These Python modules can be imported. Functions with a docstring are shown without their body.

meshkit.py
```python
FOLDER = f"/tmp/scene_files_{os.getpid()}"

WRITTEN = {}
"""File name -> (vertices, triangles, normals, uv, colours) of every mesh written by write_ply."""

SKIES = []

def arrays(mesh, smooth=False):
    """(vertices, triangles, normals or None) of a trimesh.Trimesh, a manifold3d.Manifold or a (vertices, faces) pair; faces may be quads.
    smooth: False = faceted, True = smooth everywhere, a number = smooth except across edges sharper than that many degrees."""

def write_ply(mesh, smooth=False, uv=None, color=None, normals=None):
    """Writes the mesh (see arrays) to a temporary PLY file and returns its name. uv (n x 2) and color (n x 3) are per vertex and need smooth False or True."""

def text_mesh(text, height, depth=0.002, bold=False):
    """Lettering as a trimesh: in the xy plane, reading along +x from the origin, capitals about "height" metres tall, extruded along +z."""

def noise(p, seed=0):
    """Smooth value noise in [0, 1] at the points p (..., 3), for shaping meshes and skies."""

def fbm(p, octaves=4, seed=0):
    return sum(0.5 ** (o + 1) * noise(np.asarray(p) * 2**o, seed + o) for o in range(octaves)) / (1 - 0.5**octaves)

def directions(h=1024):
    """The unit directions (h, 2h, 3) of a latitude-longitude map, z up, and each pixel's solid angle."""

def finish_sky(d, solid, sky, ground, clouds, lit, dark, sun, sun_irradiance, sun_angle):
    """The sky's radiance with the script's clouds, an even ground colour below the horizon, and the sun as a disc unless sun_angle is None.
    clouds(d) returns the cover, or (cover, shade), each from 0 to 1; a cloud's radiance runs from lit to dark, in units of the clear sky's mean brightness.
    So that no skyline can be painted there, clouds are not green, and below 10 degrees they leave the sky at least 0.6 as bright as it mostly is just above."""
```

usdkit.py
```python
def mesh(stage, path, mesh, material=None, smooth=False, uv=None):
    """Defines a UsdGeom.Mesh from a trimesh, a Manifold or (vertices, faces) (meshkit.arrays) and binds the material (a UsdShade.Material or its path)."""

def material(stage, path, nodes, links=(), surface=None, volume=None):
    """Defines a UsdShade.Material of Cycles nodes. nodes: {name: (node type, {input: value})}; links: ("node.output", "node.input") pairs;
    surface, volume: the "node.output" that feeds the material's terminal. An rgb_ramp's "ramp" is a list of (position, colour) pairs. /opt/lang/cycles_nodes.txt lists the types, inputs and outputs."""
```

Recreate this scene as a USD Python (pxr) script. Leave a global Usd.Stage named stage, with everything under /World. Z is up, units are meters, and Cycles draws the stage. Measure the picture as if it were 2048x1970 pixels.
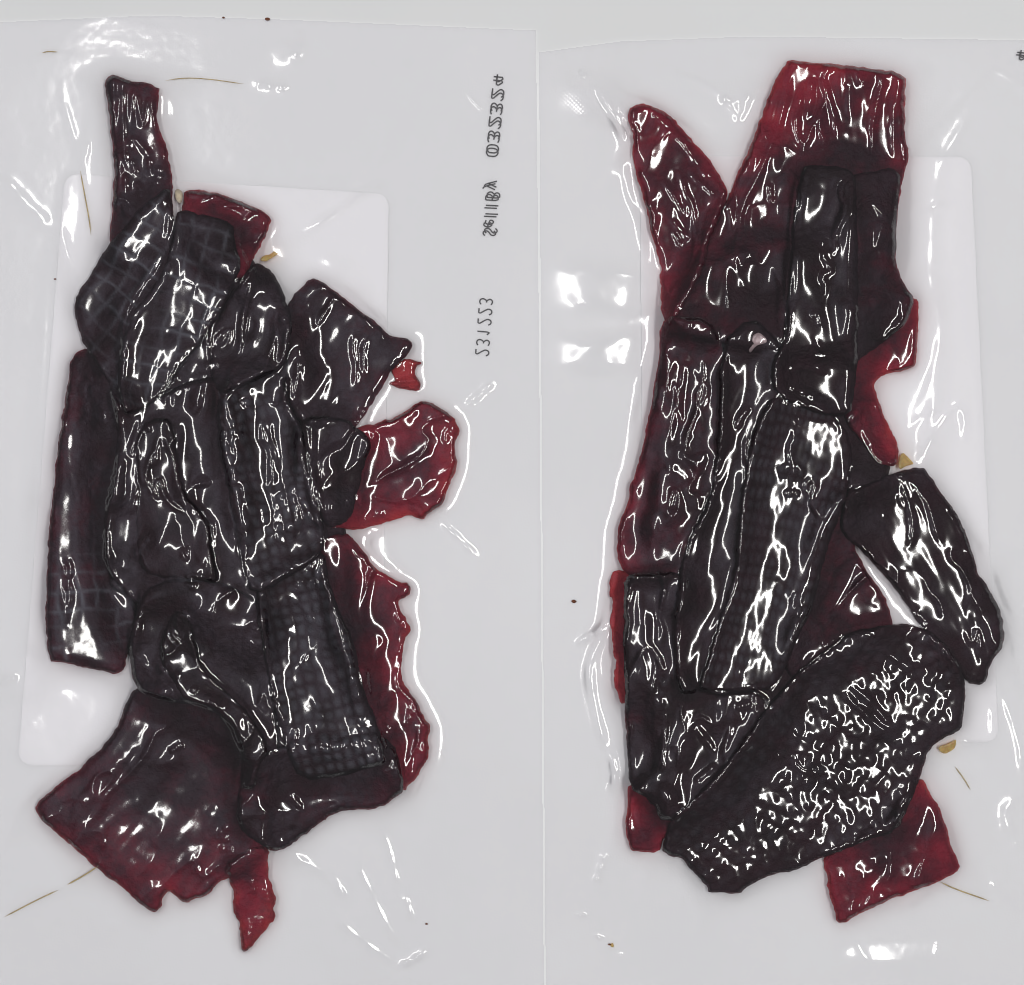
import math, numpy as np, trimesh, usdkit, meshkit
from pxr import Usd, UsdGeom, UsdLux, UsdShade, Sdf, Gf, Vt
from PIL import Image, ImageDraw
from scipy import ndimage as ndi
stage = Usd.Stage.CreateInMemory()
UsdGeom.SetStageUpAxis(stage, 'Z'); UsdGeom.SetStageMetersPerUnit(stage, 1.0)
UsdGeom.Xform.Define(stage, '/World'); UsdGeom.Scope.Define(stage, '/World/Looks')

# ------------------------------------------------------------------ camera, light, exposure
S = 0.30 / 2048            # metres per "unit": the table is measured in units of 0.146 mm
CX, CY, D = 1024.0, 985.0, 0.46
cam = UsdGeom.Camera.Define(stage, '/World/camera')
cam.AddTranslateOp().Set(Gf.Vec3d(0, 0, D))
cam.CreateHorizontalApertureAttr(36.0); cam.CreateFocalLengthAttr(36.0 * D / 0.30)
cam.CreateClippingRangeAttr(Gf.Vec2f(0.02, 50)); cam.CreateFStopAttr(0.0); cam.CreateFocusDistanceAttr(D)
cam.CreateExposureAttr(0.02)

dome = UsdLux.DomeLight.Define(stage, '/World/room_light')
dm = usdkit.material(stage, '/World/Looks/room', {'b': ('background_shader', {'color': (0.93, 0.96, 1.0), 'strength': 0.19})}, surface='b.background')
UsdShade.MaterialBindingAPI.Apply(dome.GetPrim()).Bind(dm)

def rect(name, pos, target, w, h, radiance, color=(1, 1, 1)):
    l = UsdLux.RectLight.Define(stage, '/World/' + name)
    p, t = np.array(pos, float), np.array(target, float)
    z = (p - t) / np.linalg.norm(p - t); up = np.array([0, 1.0, 0])
    x = np.cross(up, z); x /= np.linalg.norm(x); y = np.cross(z, x)
    m = Gf.Matrix4d(*x, 0, *y, 0, *z, 0, *p, 1); l.AddTransformOp().Set(m)
    l.CreateWidthAttr(w); l.CreateHeightAttr(h); l.CreateIntensityAttr(radiance); l.CreateColorAttr(Gf.Vec3f(*color))
    return l
rect('ceiling_tube', (0.42, 0.05, 1.6), (0.42, 0.05, 0), 0.075, 0.95, 48.0, (1.0, 0.98, 0.95))
for k, (w, h) in enumerate(((1.5, 1.7), (1.1, 1.3), (0.7, 0.9))):   # a diffuser, brightest in its middle
    rect('ceiling_panel' + ('_%03d' % k if k else ''), (-0.66, 0.10, 1.66 + 0.01 * k), (-0.66, 0.10, 0), w, h, 0.095, (0.92, 0.90, 1.10))
rect('ceiling_tube_001', (-0.50, 0.12, 1.6), (-0.50, 0.12, 0), 0.075, 0.84, 27.0, (1.0, 0.98, 0.95))

# ------------------------------------------------------------------ helpers
used = {}
def numbered(n):
    used[n] = used.get(n, -1) + 1
    return n if used[n] == 0 else '%s_%03d' % (n, used[n])
def tag(p, label=None, cat=None, group=None, kind=None):
    for k, v in (('label', label), ('category', cat), ('group', group), ('kind', kind)):
        if v: p.SetCustomDataByKey(k, v)
    return p
def mat(name, nodes, links, surface):
    return usdkit.material(stage, '/World/Looks/' + name, nodes, links, surface=surface)

G = 2                                    # spacing of the height grids
X0, Y0, X1, Y1 = -60, -60, 2110, 2032    # measured area, in units, x to the right and y towards the photographer
NX, NY = (X1 - X0) // G + 1, (Y1 - Y0) // G + 1
gx, gy = np.meshgrid(X0 + G * np.arange(NX), Y0 + G * np.arange(NY))
def world(u, v, z):
    """table units to metres: a point that stands z units above the table is seen over (u, v) from the camera's height"""
    u, v, z = (np.asarray(a, float) for a in (u, v, z)); k = 1 - z * S / D
    return np.stack([(u - CX) * S * k, (CY - v) * S * k, z * S + 0 * k], -1)
def noise2(u, v, scale, seed=0, octaves=3):
    return meshkit.fbm(np.stack([u / scale, v / scale, 0 * u + seed * 7.31], -1), octaves, seed) - 0.5
def sample(F, u, v):
    return ndi.map_coordinates(F, [(np.asarray(v, float) - Y0) / G, (np.asarray(u, float) - X0) / G], order=1, mode='nearest')
def chaikin(p, n=1, closed=True):
    p = np.asarray(p, float)
    for _ in range(n):
        if closed:
            q = np.roll(p, -1, 0); p = np.stack([p * .78 + q * .22, p * .22 + q * .78], 1).reshape(-1, 2)
        else:
            a, b = p[:-1], p[1:]; m = np.stack([a * .75 + b * .25, a * .25 + b * .75], 1).reshape(-1, 2); p = np.vstack([p[:1], m, p[-1:]])
    return p
def define(path, v, f, m, smooth=True, primvars=None):
    n = None
    if smooth:
        v, f, n = meshkit.arrays((v, f), True)
    me = UsdGeom.Mesh.Define(stage, path)
    me.CreatePointsAttr(Vt.Vec3fArray.FromNumpy(np.ascontiguousarray(v, np.float32)))
    me.CreateFaceVertexCountsAttr(Vt.IntArray.FromNumpy(np.full(len(f), 3, np.int32)))
    me.CreateFaceVertexIndicesAttr(Vt.IntArray.FromNumpy(np.ascontiguousarray(f, np.int32).ravel()))
    me.CreateSubdivisionSchemeAttr('none')
    if n is not None:
        me.CreateNormalsAttr(Vt.Vec3fArray.FromNumpy(n.astype(np.float32))); me.SetNormalsInterpolation('vertex')
    for k, a in (primvars or {}).items():
        UsdGeom.PrimvarsAPI(me).CreatePrimvar(k, Sdf.ValueTypeNames.FloatArray, 'vertex').Set(Vt.FloatArray.FromNumpy(np.asarray(a, np.float32)))
    UsdShade.MaterialBindingAPI.Apply(me.GetPrim()).Bind(m)
    return me.GetPrim()

# ------------------------------------------------------------------ materials
POS = {'g': ('geometry', {})}
def white(name, col, rough, var):
    return mat(name, {**POS, 'n': ('noise_texture', {'scale': 14.0, 'detail': 4.0}), 'r': ('rgb_ramp', {'ramp': [(0.3, tuple(c * (1 - var) for c in col)), (0.7, col)]}),
                      'f': ('noise_texture', {'scale': 1800.0, 'detail': 2.0}), 'b': ('bump', {'strength': 0.15, 'distance': 0.0002}),
                      'p': ('principled_bsdf', {'roughness': rough, 'specular_ior_level': 0.25})},
               [('g.position', 'n.vector'), ('g.position', 'f.vector'), ('n.fac', 'r.fac'), ('r.color', 'p.base_color'), ('f.fac', 'b.height'), ('b.normal', 'p.normal')], 'p.BSDF')
M_table = white('white_laminate', (0.88, 0.888, 0.895), 0.6, 0.03)
M_label = white('white_paper', (0.90, 0.90, 0.91), 0.6, 0.015)
def film(name, tint, rough, double, bump=None):
    nodes = {**POS, 't': ('transparent_bsdf', {'color': tint}), 'gl': ('glossy_bsdf', {'color': (1, 1, 1), 'roughness': rough}), 'fr': ('fresnel', {'IOR': 1.5}),
             'm': ('math', {'math_type': 'multiply', 'value2': double, 'use_clamp': True}), 'x': ('mix_closure', {})}
    links = [('fr.fac', 'm.value1'), ('m.value', 'x.fac'), ('t.BSDF', 'x.closure1'), ('gl.BSDF', 'x.closure2')]
    if bump == 'emboss':
        nodes.update({'mp': ('mapping', {'rotation': (0, 0, 0.785), 'scale': (1, 1, 1)}), 'v': ('voronoi_texture', {'scale': 1150.0, 'randomness': 0.12}), 'ez': ('noise_texture', {'scale': 38.0, 'detail': 2.0}), 'er': ('rgb_ramp', {'ramp': [(0.46, (0, 0, 0)), (0.6, (1, 1, 1))]}), 'em': ('math', {'math_type': 'multiply'}), 'b': ('bump', {'strength': 0.2, 'distance': 0.0003})})
        links += [('g.position', 'mp.vector'), ('mp.vector', 'v.vector'), ('v.distance', 'em.value1'), ('g.position', 'ez.vector'), ('ez.fac', 'er.fac'), ('er.color', 'em.value2'), ('em.value', 'b.height'), ('b.normal', 'gl.normal')]
    else:
        nodes.update({'v': ('noise_texture', {'scale': 260.0, 'detail': 1.0}), 'b': ('bump', {'strength': 0.10, 'distance': 0.0004})})
        links += [('g.position', 'v.vector'), ('v.fac', 'b.height'), ('b.normal', 'gl.normal')]
    return mat(name, nodes, links, 'x.closure')
M_film = film('clear_film', (0.917, 0.913, 0.926), 0.085, 1.3)
M_emboss = film('embossed_film', (0.917, 0.913, 0.926), 0.12, 1.4, 'emboss')
M_back = film('back_film', (1, 1, 1), 0.5, 0.15)
def meat(name, shift):
    sh = lambda c: tuple(max(0.0, a) for a in c)
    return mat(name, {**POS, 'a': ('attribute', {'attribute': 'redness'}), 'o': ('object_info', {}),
        'n1': ('noise_texture', {'scale': 95.0, 'detail': 5.0, 'roughness': 0.62}), 'n2': ('noise_texture', {'scale': 520.0, 'detail': 4.0, 'roughness': 0.6}),
        's1': ('math', {'math_type': 'subtract', 'value2': 0.5}), 's2': ('math', {'math_type': 'multiply_add', 'value2': 0.8}), 'cl': ('clamp', {}),
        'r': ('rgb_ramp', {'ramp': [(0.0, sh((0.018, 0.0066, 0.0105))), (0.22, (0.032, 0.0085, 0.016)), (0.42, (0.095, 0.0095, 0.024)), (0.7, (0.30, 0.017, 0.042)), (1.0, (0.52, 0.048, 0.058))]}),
        'bl': ('rgb_ramp', {'ramp': [(0.42, (0, 0, 0)), (0.66, (1, 1, 1))]}), 'bw': ('attribute', {'attribute': 'painted_haze'}), 'mu': ('math', {'math_type': 'multiply'}), 'bb': ('math', {'math_type': 'multiply_add', 'value2': 0.6, 'value3': 0.4}),
        'n3': ('noise_texture', {'scale': 1500.0, 'detail': 2.0}), 'fl': ('rgb_ramp', {'ramp': [(0.60, (0, 0, 0)), (0.70, (1, 1, 1))]}), 'fm': ('math', {'math_type': 'multiply_add', 'value2': 0.35}),
        'mm': ('math', {'math_type': 'multiply'}),
        'mx': ('mix_color', {'b': (0.054, 0.037, 0.051)}), 'mk': ('attribute', {'attribute': 'marks'}), 'my': ('mix_color', {'b': (0.17, 0.175, 0.205)}),
        'f': ('noise_texture', {'scale': 480.0, 'detail': 5.0, 'roughness': 0.6}), 'b': ('bump', {'strength': 0.9, 'distance': 0.0016}),
        'p': ('principled_bsdf', {'roughness': 0.55, 'specular_ior_level': 0.25})},
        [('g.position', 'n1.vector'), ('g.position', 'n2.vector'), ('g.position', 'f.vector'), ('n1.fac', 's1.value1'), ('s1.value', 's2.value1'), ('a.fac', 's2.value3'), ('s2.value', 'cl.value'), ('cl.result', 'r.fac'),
         ('n2.fac', 'bl.fac'), ('bl.color', 'bb.value1'), ('bb.value', 'mu.value1'), ('bw.fac', 'mu.value2'), ('g.position', 'n3.vector'), ('n3.fac', 'fl.fac'), ('fl.color', 'mm.value1'), ('bw.fac', 'mm.value2'), ('mm.value', 'fm.value1'), ('mu.value', 'fm.value3'), ('fm.value', 'mx.fac'), ('r.color', 'mx.a'), ('mx.result', 'my.a'), ('mk.fac', 'my.fac'), ('my.result', 'p.base_color'), ('f.fac', 'b.height'), ('b.normal', 'p.normal')], 'p.BSDF')
M_meat = meat('dried_meat', 0)
def plain(name, col, rough=0.4, sss=0.0):
    return mat(name, {**POS, 'n': ('noise_texture', {'scale': 700.0, 'detail': 3.0}), 'r': ('rgb_ramp', {'ramp': [(0.3, tuple(c * 0.7 for c in col)), (0.7, tuple(min(1, c * 1.2) for c in col))]}), 'p': ('principled_bsdf', {'roughness': rough, 'subsurface_weight': sss, 'subsurface_scale': 0.001})},
               [('g.position', 'n.vector'), ('n.fac', 'r.fac'), ('r.color', 'p.base_color')], 'p.BSDF')
M_fat = plain('amber_fat', (0.62, 0.40, 0.16), 0.4, 0.5); M_fibre = plain('amber_fibre', (0.52, 0.40, 0.20)); M_speck = plain('brown_speck', (0.16, 0.05, 0.02), 0.7)
M_ink = plain('black_ink', (0.1, 0.097, 0.105), 0.6); M_gristle = plain('pale_gristle', (0.46, 0.36, 0.37), 0.3)

# ------------------------------------------------------------------ the table
tv = np.array([[-1.2, -1.0, 0], [1.2, -1.0, 0], [1.2, 1.0, 0], [-1.2, 1.0, 0], [-1.2, -1.0, -0.03], [1.2, -1.0, -0.03], [1.2, 1.0, -0.03], [-1.2, 1.0, -0.03]])
tf = [[0, 1, 2], [0, 2, 3], [4, 6, 5], [4, 7, 6], [0, 4, 5], [0, 5, 1], [1, 5, 6], [1, 6, 2], [2, 6, 7], [2, 7, 3], [3, 7, 4], [3, 4, 0]]
tag(define('/World/table', tv, np.array(tf), M_table, False), 'plain white table top under both vacuum pouches', None, None, 'structure')

# ------------------------------------------------------------------ outlines of the things, measured on the table
class Z:
    def __init__(s, ox, oy, k=3.14167): s.o, s.k = np.array([ox, oy], float), k
    def __call__(s, *p): return np.array(p, float).reshape(-1, 2) / s.k + s.o
A, Bz, C, Dz, E0 = Z(0, 100), Z(450, 550), Z(0, 650), Z(450, 1050), Z(0, 1200)
E, Fz, H, Gz, I, K = Z(1100, 50), Z(1448, 50), Z(1100, 550), Z(1448, 550), Z(1100, 1100), Z(1448, 1100)
O, N, J, M = Z(0, 1500, 3.2667), Z(500, 1500, 3.2667), Z(1000, 1500, 3.2667), Z(1448, 1500, 3.2667)
P = lambda *p: np.array(p, float).reshape(-1, 2)

# name-less list, lowest first: (outline, thickness, redness, relief kind, relief angle (deg), label)
PIECES = [
 # left pouch
 (P(200,640,330,500,470,470,560,600,620,680,640,900,700,1070,700,1250,740,1440,700,1500,560,1520,420,1480,280,1340,200,1240,180,900),
  16, .0, 'lump', 80, 'dark lower slab glimpsed in the gaps under the middle of the left pile'),
 (P(1340,560,1500,480,1690,480,1700,760,1755,890,1790,948,1715,1020,1650,1080,1600,1290,1590,1380,1560,1480,1430,1640,1320,1640,1310,1480,1280,1200,1320,900),
  16, .0, 'lump', 80, 'dark lower slab glimpsed in the gaps under the middle of the right pile'),
 (P(261,1388,248,1423,229,1464,207,1493,178,1518,153,1544,121,1566,80,1598,72,1615,74,1625,89,1647,144,1693,196,1739,245,1775,285,1812,303,1824,315,1824,324,1812,324,1797,331,1785,340,1783,352,1791,364,1803,376,1806,389,1797,407,1792,422,1788,429,1775,438,1766,456,1757,490,1740,530,1710,545,1690,540,1600,500,1500,440,1400,330,1370,290,1365),
  20, .58, 'fan', 52, 'wide fan-shaped dark piece turning maroon along its straight lower left edge, bottom of left pouch'),
 (P(450,1733,490,1700,537,1690,537,1745,548,1788,551,1800,546,1821,548,1837,533,1855,527,1864,514,1880,499,1898,490,1903,484,1895,481,1852,468,1818,464,1775),
  15, .74, 'fibre', 80, 'small red ragged strip pointing down, lowest piece of the left pouch'),
 (P(733,852,794,833,826,811,846,800,873,811,896,827,912,843,919,859,916,871,910,884,912,913,916,922,908,945,896,977,889,1008,861,1024,845,1039,832,1037,822,1029,768,1047,730,1056,700,1060,640,1050,630,964,655,868),
  15, .78, 'lump', 20, 'bright red rounded flap sticking out of the right side of the left pile'),
 (P(781,738,797,728,816,714,829,722,845,725,834,733,832,747,838,760,845,770,837,782,813,781,778,770,779,765,794,763,787,750),
  8, 1.0, 'lump', 0, 'tiny bright red scrap lying loose above the red rounded flap'),
 (P(640,1085,690,1060,727,1101,746,1133,781,1155,803,1165,819,1168,822,1184,810,1200,794,1203,803,1222,818,1247,819,1263,810,1286,803,1314,803,1336,806,1368,826,1391,842,1416,848,1438,861,1448,857,1477,857,1508,845,1537,829,1559,806,1585,770,1575,740,1500,700,1380,660,1260,640,1160),
  16, .66, 'lump', 70, 'long wavy-edged red piece along the lower right edge of the left pile'),
 (P(580,598,623,556,641,563,689,598,727,626,765,658,784,674,810,677,826,687,819,706,787,735,768,770,746,801,730,830,714,852,701,860,650,860,600,850,570,790,575,715,560,655),
  18, .22, 'fibre', 55, 'dark square-cornered slab with a reddish pointed right tip, upper right of left pile'),
 (P(371,378,427,384,478,402,525,421,544,437,538,460,516,501,505,525,490,560,430,560,370,500,362,430,365,400),
  18, .62, 'lump', 20, 'dark red piece with a clean curved top edge, upper middle of left pile'),
 (P(207,165,220,148,245,157,318,173,318,195,314,237,321,266,334,294,339,323,345,355,344,396,345,466,320,540,216,540,223,434,228,371,226,291,220,237,212,189),
  19, .36, 'fibre', 85, 'narrow upright maroon strip standing out at the top of the left pile'),
 (P(140,730,150,705,172,695,200,720,225,770,250,830,265,870,260,930,250,980,230,1040,225,1120,220,1170,260,1190,275,1240,260,1290,245,1352,180,1338,130,1325,97,1322,93,1248,92,1180,95,1096,105,1000,115,905,127,828,135,770),
  22, .30, 'grid', 4, 'long maroon-edged slab with a grid-marked foot along the left edge of the left pile'),
 (P(215,760,260,830,350,770,430,750,470,790,490,900,500,1000,510,1110,540,1200,545,1260,520,1330,460,1320,350,1220,280,1220,210,1140,205,1040,230,930,235,850),
  22, .05, 'lump', 70, 'broad smooth blackish slab in the middle of the left pile, under the shiny triangular fold'),
 (P(290,1180,340,1158,420,1160,480,1180,520,1210,540,1280,550,1400,560,1500,545,1570,500,1550,450,1440,400,1410,330,1405,265,1375,258,1290,270,1230),
  22, .08, 'rough', 40, 'rough pebbly black lump below the shiny triangular fold of the left pile'),
 (P(533,1700,552,1703,570,1696,601,1677,635,1650,662,1629,696,1619,745,1619,769,1610,794,1592,808,1583,805,1545,785,1480,735,1470,680,1480,600,1490,540,1500,480,1560,470,1650),
  20, .24, 'fibre', 25, 'dark wrinkled strip curving along the bottom right rim of the left pile'),
 (P(630,830,700,840,712,855,735,870,745,890,735,915,725,940,722,965,715,985,710,1010,705,1030,690,1045,660,1056,645,1040,610,980,590,920,590,850),
  17, .12, 'lump', 60, 'dark grey jagged-edged piece between the grid slab and the red rounded flap'),
 (P(600,1120,650,1100,656,1155,680,1228,706,1279,715,1320,731,1394,756,1451,769,1511,770,1527,736,1537,685,1552,600,1562,570,1495,538,1368,524,1273,510,1200,520,1150),
  20, .02, 'grid2', 102, 'black slab with blistered mesh marks, lower half of the right side of the left pile'),
 (P(440,770,470,750,510,728,560,738,577,805,603,852,615,910,623,964,641,1027,652,1060,645,1100,620,1130,560,1165,505,1190,486,1140,467,1048,455,968,442,905,434,840),
  21, .02, 'grid2', 104, 'long grey-black slab with square mesh marks in the centre right of the left pile'),
 (P(500,535,520,524,545,545,565,575,578,620,586,655,580,690,568,735,540,750,480,775,440,790,420,740,420,690,435,640,460,590),
  18, .05, 'lump', 80, 'smooth dark rounded lobe between the mesh-marked slab and the square-cornered slab'),
 (P(338,372,345,405,351,455,340,520,330,556,300,590,275,630,262,670,260,720,262,790,255,835,235,805,215,760,190,725,172,695,158,660,148,625,155,587,178,555,207,504,242,460,296,402),
  18, .12, 'grid', 54, 'dark slab with a wide grid imprint, upper left shoulder of the left pile'),
 (P(352,428,365,418,410,432,465,442,472,490,484,530,466,570,445,620,425,650,412,680,372,720,345,760,325,790,285,818,256,832,240,800,236,740,240,690,255,655,275,615,308,575,333,530,350,470),
  20, .0, 'grid', 75, 'large bluish-black slab with grid imprint below the maroon upright strip'),
 (P(318,835,340,840,352,880,358,930,368,990,392,1012,420,1045,423,1080,433,1130,438,1166,400,1160,300,1152,280,1130,272,1050,278,960,268,900,285,850),
  13, .06, 'lump', 75, 'glossy blackish triangular fold with a bright wavy rim in the middle of the left pile'),
 (P(340,1235,360,1222,378,1240,392,1290,408,1340,445,1378,496,1423,541,1496,515,1540,510,1580,480,1575,485,1520,470,1455,430,1415,370,1402,350,1365,322,1330,322,1280),
  11, .0, 'lump', 50, 'narrow glossy black ribbon winding down to the bottom of the left pile'),
 # right pouch
 (P(1573,124,1585,119,1612,124,1671,128,1735,136,1812,146,1810,193,1811,280,1819,301,1813,340,1800,380,1795,420,1790,500,1770,600,1700,700,1600,720,1450,690,1345,670,1330,630,1360,590,1400,510,1440,420,1456,394,1475,352,1507,280,1540,180),
  22, .78, 'fibre', 88, 'broad red slab with a straight top edge and dark left rim, top of right pouch'),
 (P(1254,228,1261,214,1281,206,1307,212,1339,227,1355,247,1371,263,1386,282,1412,311,1437,343,1453,371,1456,396,1440,430,1420,480,1405,540,1380,590,1350,640,1325,640,1322,570,1320,527,1304,464,1294,416,1278,368,1272,336,1264,305,1269,270,1254,241),
  19, .62, 'fibre', 70, 'pointed strip with a bright red tip, upper left of right pouch'),
 (P(1836,600,1838,607,1835,728,1814,741,1766,750,1750,766,1754,792,1769,836,1792,875,1799,910,1794,934,1760,930,1730,890,1690,840,1680,770,1700,700,1710,600,1790,575),
  15, .72, 'lump', 60, 'dark red piece with a notched right edge, right middle of right pouch'),
 (P(1700,350,1744,343,1785,333,1803,356,1797,400,1792,464,1792,527,1811,572,1832,598,1810,650,1760,690,1720,720,1690,740,1680,640,1680,450),
  17, .30, 'rough', 80, 'mottled purple-black piece below the red slab at the right of the tall black slab'),
 (P(1219,1160,1227,1140,1250,1140,1290,1150,1300,1300,1290,1400,1245,1410,1240,1396,1228,1370,1230,1323,1224,1290,1223,1234,1227,1198,1217,1190),
  15, .82, 'lump', 85, 'thin bright red rim piece along the left edge of the right pile'),
 (P(1257,1560,1352,1570,1355,1640,1335,1670,1325,1684,1318,1705,1263,1705,1257,1684,1249,1647,1254,1622),
  18, .60, 'fibre', 85, 'short red-ended stub at the lower left corner of the right pile'),
 (P(1644,1714,1684,1690,1754,1660,1780,1630,1815,1575,1843,1555,1858,1583,1877,1607,1898,1674,1901,1687,1916,1723,1921,1733,1913,1745,1898,1754,1877,1763,1815,1788,1742,1815,1696,1843,1678,1846,1673,1837,1671,1824,1659,1788,1653,1745),
  19, .68, 'rough', 70, 'square red piece with a scalloped right edge, lower right corner of right pile'),
 (P(1640,1010,1700,965,1706,1092,1735,1144,1770,1192,1784,1230,1786,1255,1760,1290,1660,1340,1560,1360,1590,1200),
  16, .38, 'lump', 50, 'dark red inner piece left of the white gap in the right pile'),
 (P(1690,980,1730,970,1790,945,1846,932,1859,951,1878,980,1910,1021,1935,1072,1957,1150,1970,1164,2005,1227,2011,1288,1980,1329,1970,1371,1932,1366,1880,1300,1850,1262,1824,1228,1795,1182,1752,1130,1706,1086,1680,1060),
  21, .10, 'fibre', 118, 'long black slab slanting down the right edge of the right pile'),
 (P(1320,645,1350,630,1420,640,1450,700,1460,760,1450,850,1440,930,1420,1000,1380,1080,1375,1150,1300,1165,1250,1150,1233,1110,1237,1047,1256,1008,1259,973,1272,948,1291,868,1307,786,1318,720),
  21, .52, 'rough', 70, 'dark pimpled slab with a maroon left rim, left middle of the right pile'),
 (P(1248,1150,1300,1148,1365,1142,1390,1180,1375,1250,1370,1340,1410,1390,1540,1380,1520,1470,1450,1560,1390,1620,1330,1650,1300,1600,1258,1575,1255,1500,1250,1440,1250,1390,1246,1320,1248,1230),
  21, .10, 'fibre', 84, 'blackish slab with long vertical folds, lower left of the right pile'),
 (P(1440,690,1500,630,1570,690,1570,790,1530,860,1500,980,1495,1130,1460,1221,1420,1330,1400,1385,1355,1390,1345,1250,1370,1090,1420,1000,1435,900),
  22, .03, 'fibre', 68, 'twisted black strip running down between the pimpled slab and the long central slab'),
 (P(1340,1640,1325,1690,1325,1702,1340,1711,1367,1717,1380,1739,1410,1766,1419,1775,1416,1786,1481,1788,1490,1775,1548,1748,1588,1742,1640,1718,1754,1674,1790,1665,1822,1607,1843,1546,1858,1498,1890,1475,1922,1460,1926,1444,1932,1370,1919,1332,1894,1291,1855,1258,1800,1246,1703,1262,1650,1300,1600,1340,1550,1395,1510,1450,1450,1530,1390,1595),
  23, .12, 'dots', 55, 'big black slab covered in square bumps across the lower right of the right pile'),
 (P(1545,790,1600,790,1640,800,1665,825,1705,880,1697,980,1675,1040,1650,1110,1632,1200,1604,1260,1577,1320,1550,1378,1500,1382,1410,1384,1398,1372,1410,1330,1445,1221,1470,1148,1475,1060,1487,960,1505,860),
  23, .10, 'grid3', 76, 'long black central slab of the right pile with fine mesh marks'),
 (P(1604,333,1633,328,1684,336,1712,345,1714,400,1716,560,1716,700,1712,770,1700,835,1640,830,1550,790,1540,740,1565,690,1574,640,1580,540,1588,440,1597,390),
  22, .0, 'smooth', 88, 'tall narrow black slab below the broad red slab at the top of the right pouch'),
]

# ------------------------------------------------------------------ labels inside the pouches
def rounded(q, r=26):
    from shapely.geometry import Polygon
    return np.array(Polygon(q).buffer(-r).buffer(r, quad_segs=8).exterior.coords)[:-1]
LABELS = [(P(130,347,778,388,763,1531,35,1531), 'white rounded paper label showing round the meat in the left pouch'),
          (P(1280,312,1942,314,1998,1485,1290,1485), 'white rounded paper label showing round the meat in the right pouch')]
ground = np.full(gx.shape, 0.6)
# ------------------------------------------------------------------ building the labels and the meat, lowest first
def fields(poly, rough=3.0, seed=0, pad=14):
    """signed distance (inside positive) to an outline, on the height grid, and where that window lies"""
    i0, j0 = [max(0, int((m - pad - o) // (2 * G)) * 2) for m, o in zip(poly.min(0), (X0, Y0))]
    i1, j1 = [min(n - 1, int((m + pad - o) // G) + 1) for m, o, n in zip(poly.max(0), (X0, Y0), (NX, NY))]
    w, h = (i1 - i0) * G + 1, (j1 - j0) * G + 1
    im = Image.new('L', (w * 2, h * 2)); ImageDraw.Draw(im).polygon([((x - X0 - i0 * G) * 2, (y - Y0 - j0 * G) * 2) for x, y in poly], fill=1)
    a = np.asarray(im) > 0
    sd = (ndi.distance_transform_edt(a) - ndi.distance_transform_edt(~a)) / 2
    sd = ndi.gaussian_filter(sd, 2.5)[::2 * G, ::2 * G]
    sl = (slice(j0, j0 + sd.shape[0]), slice(i0, i0 + sd.shape[1]))
    u, v = gx[sl], gy[sl]
    if rough: sd = sd + rough * noise2(u, v, 11, seed, 2) * 1.4 + rough * noise2(u, v, 38, seed + 3, 2)
    return sl, u, v, sd

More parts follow.
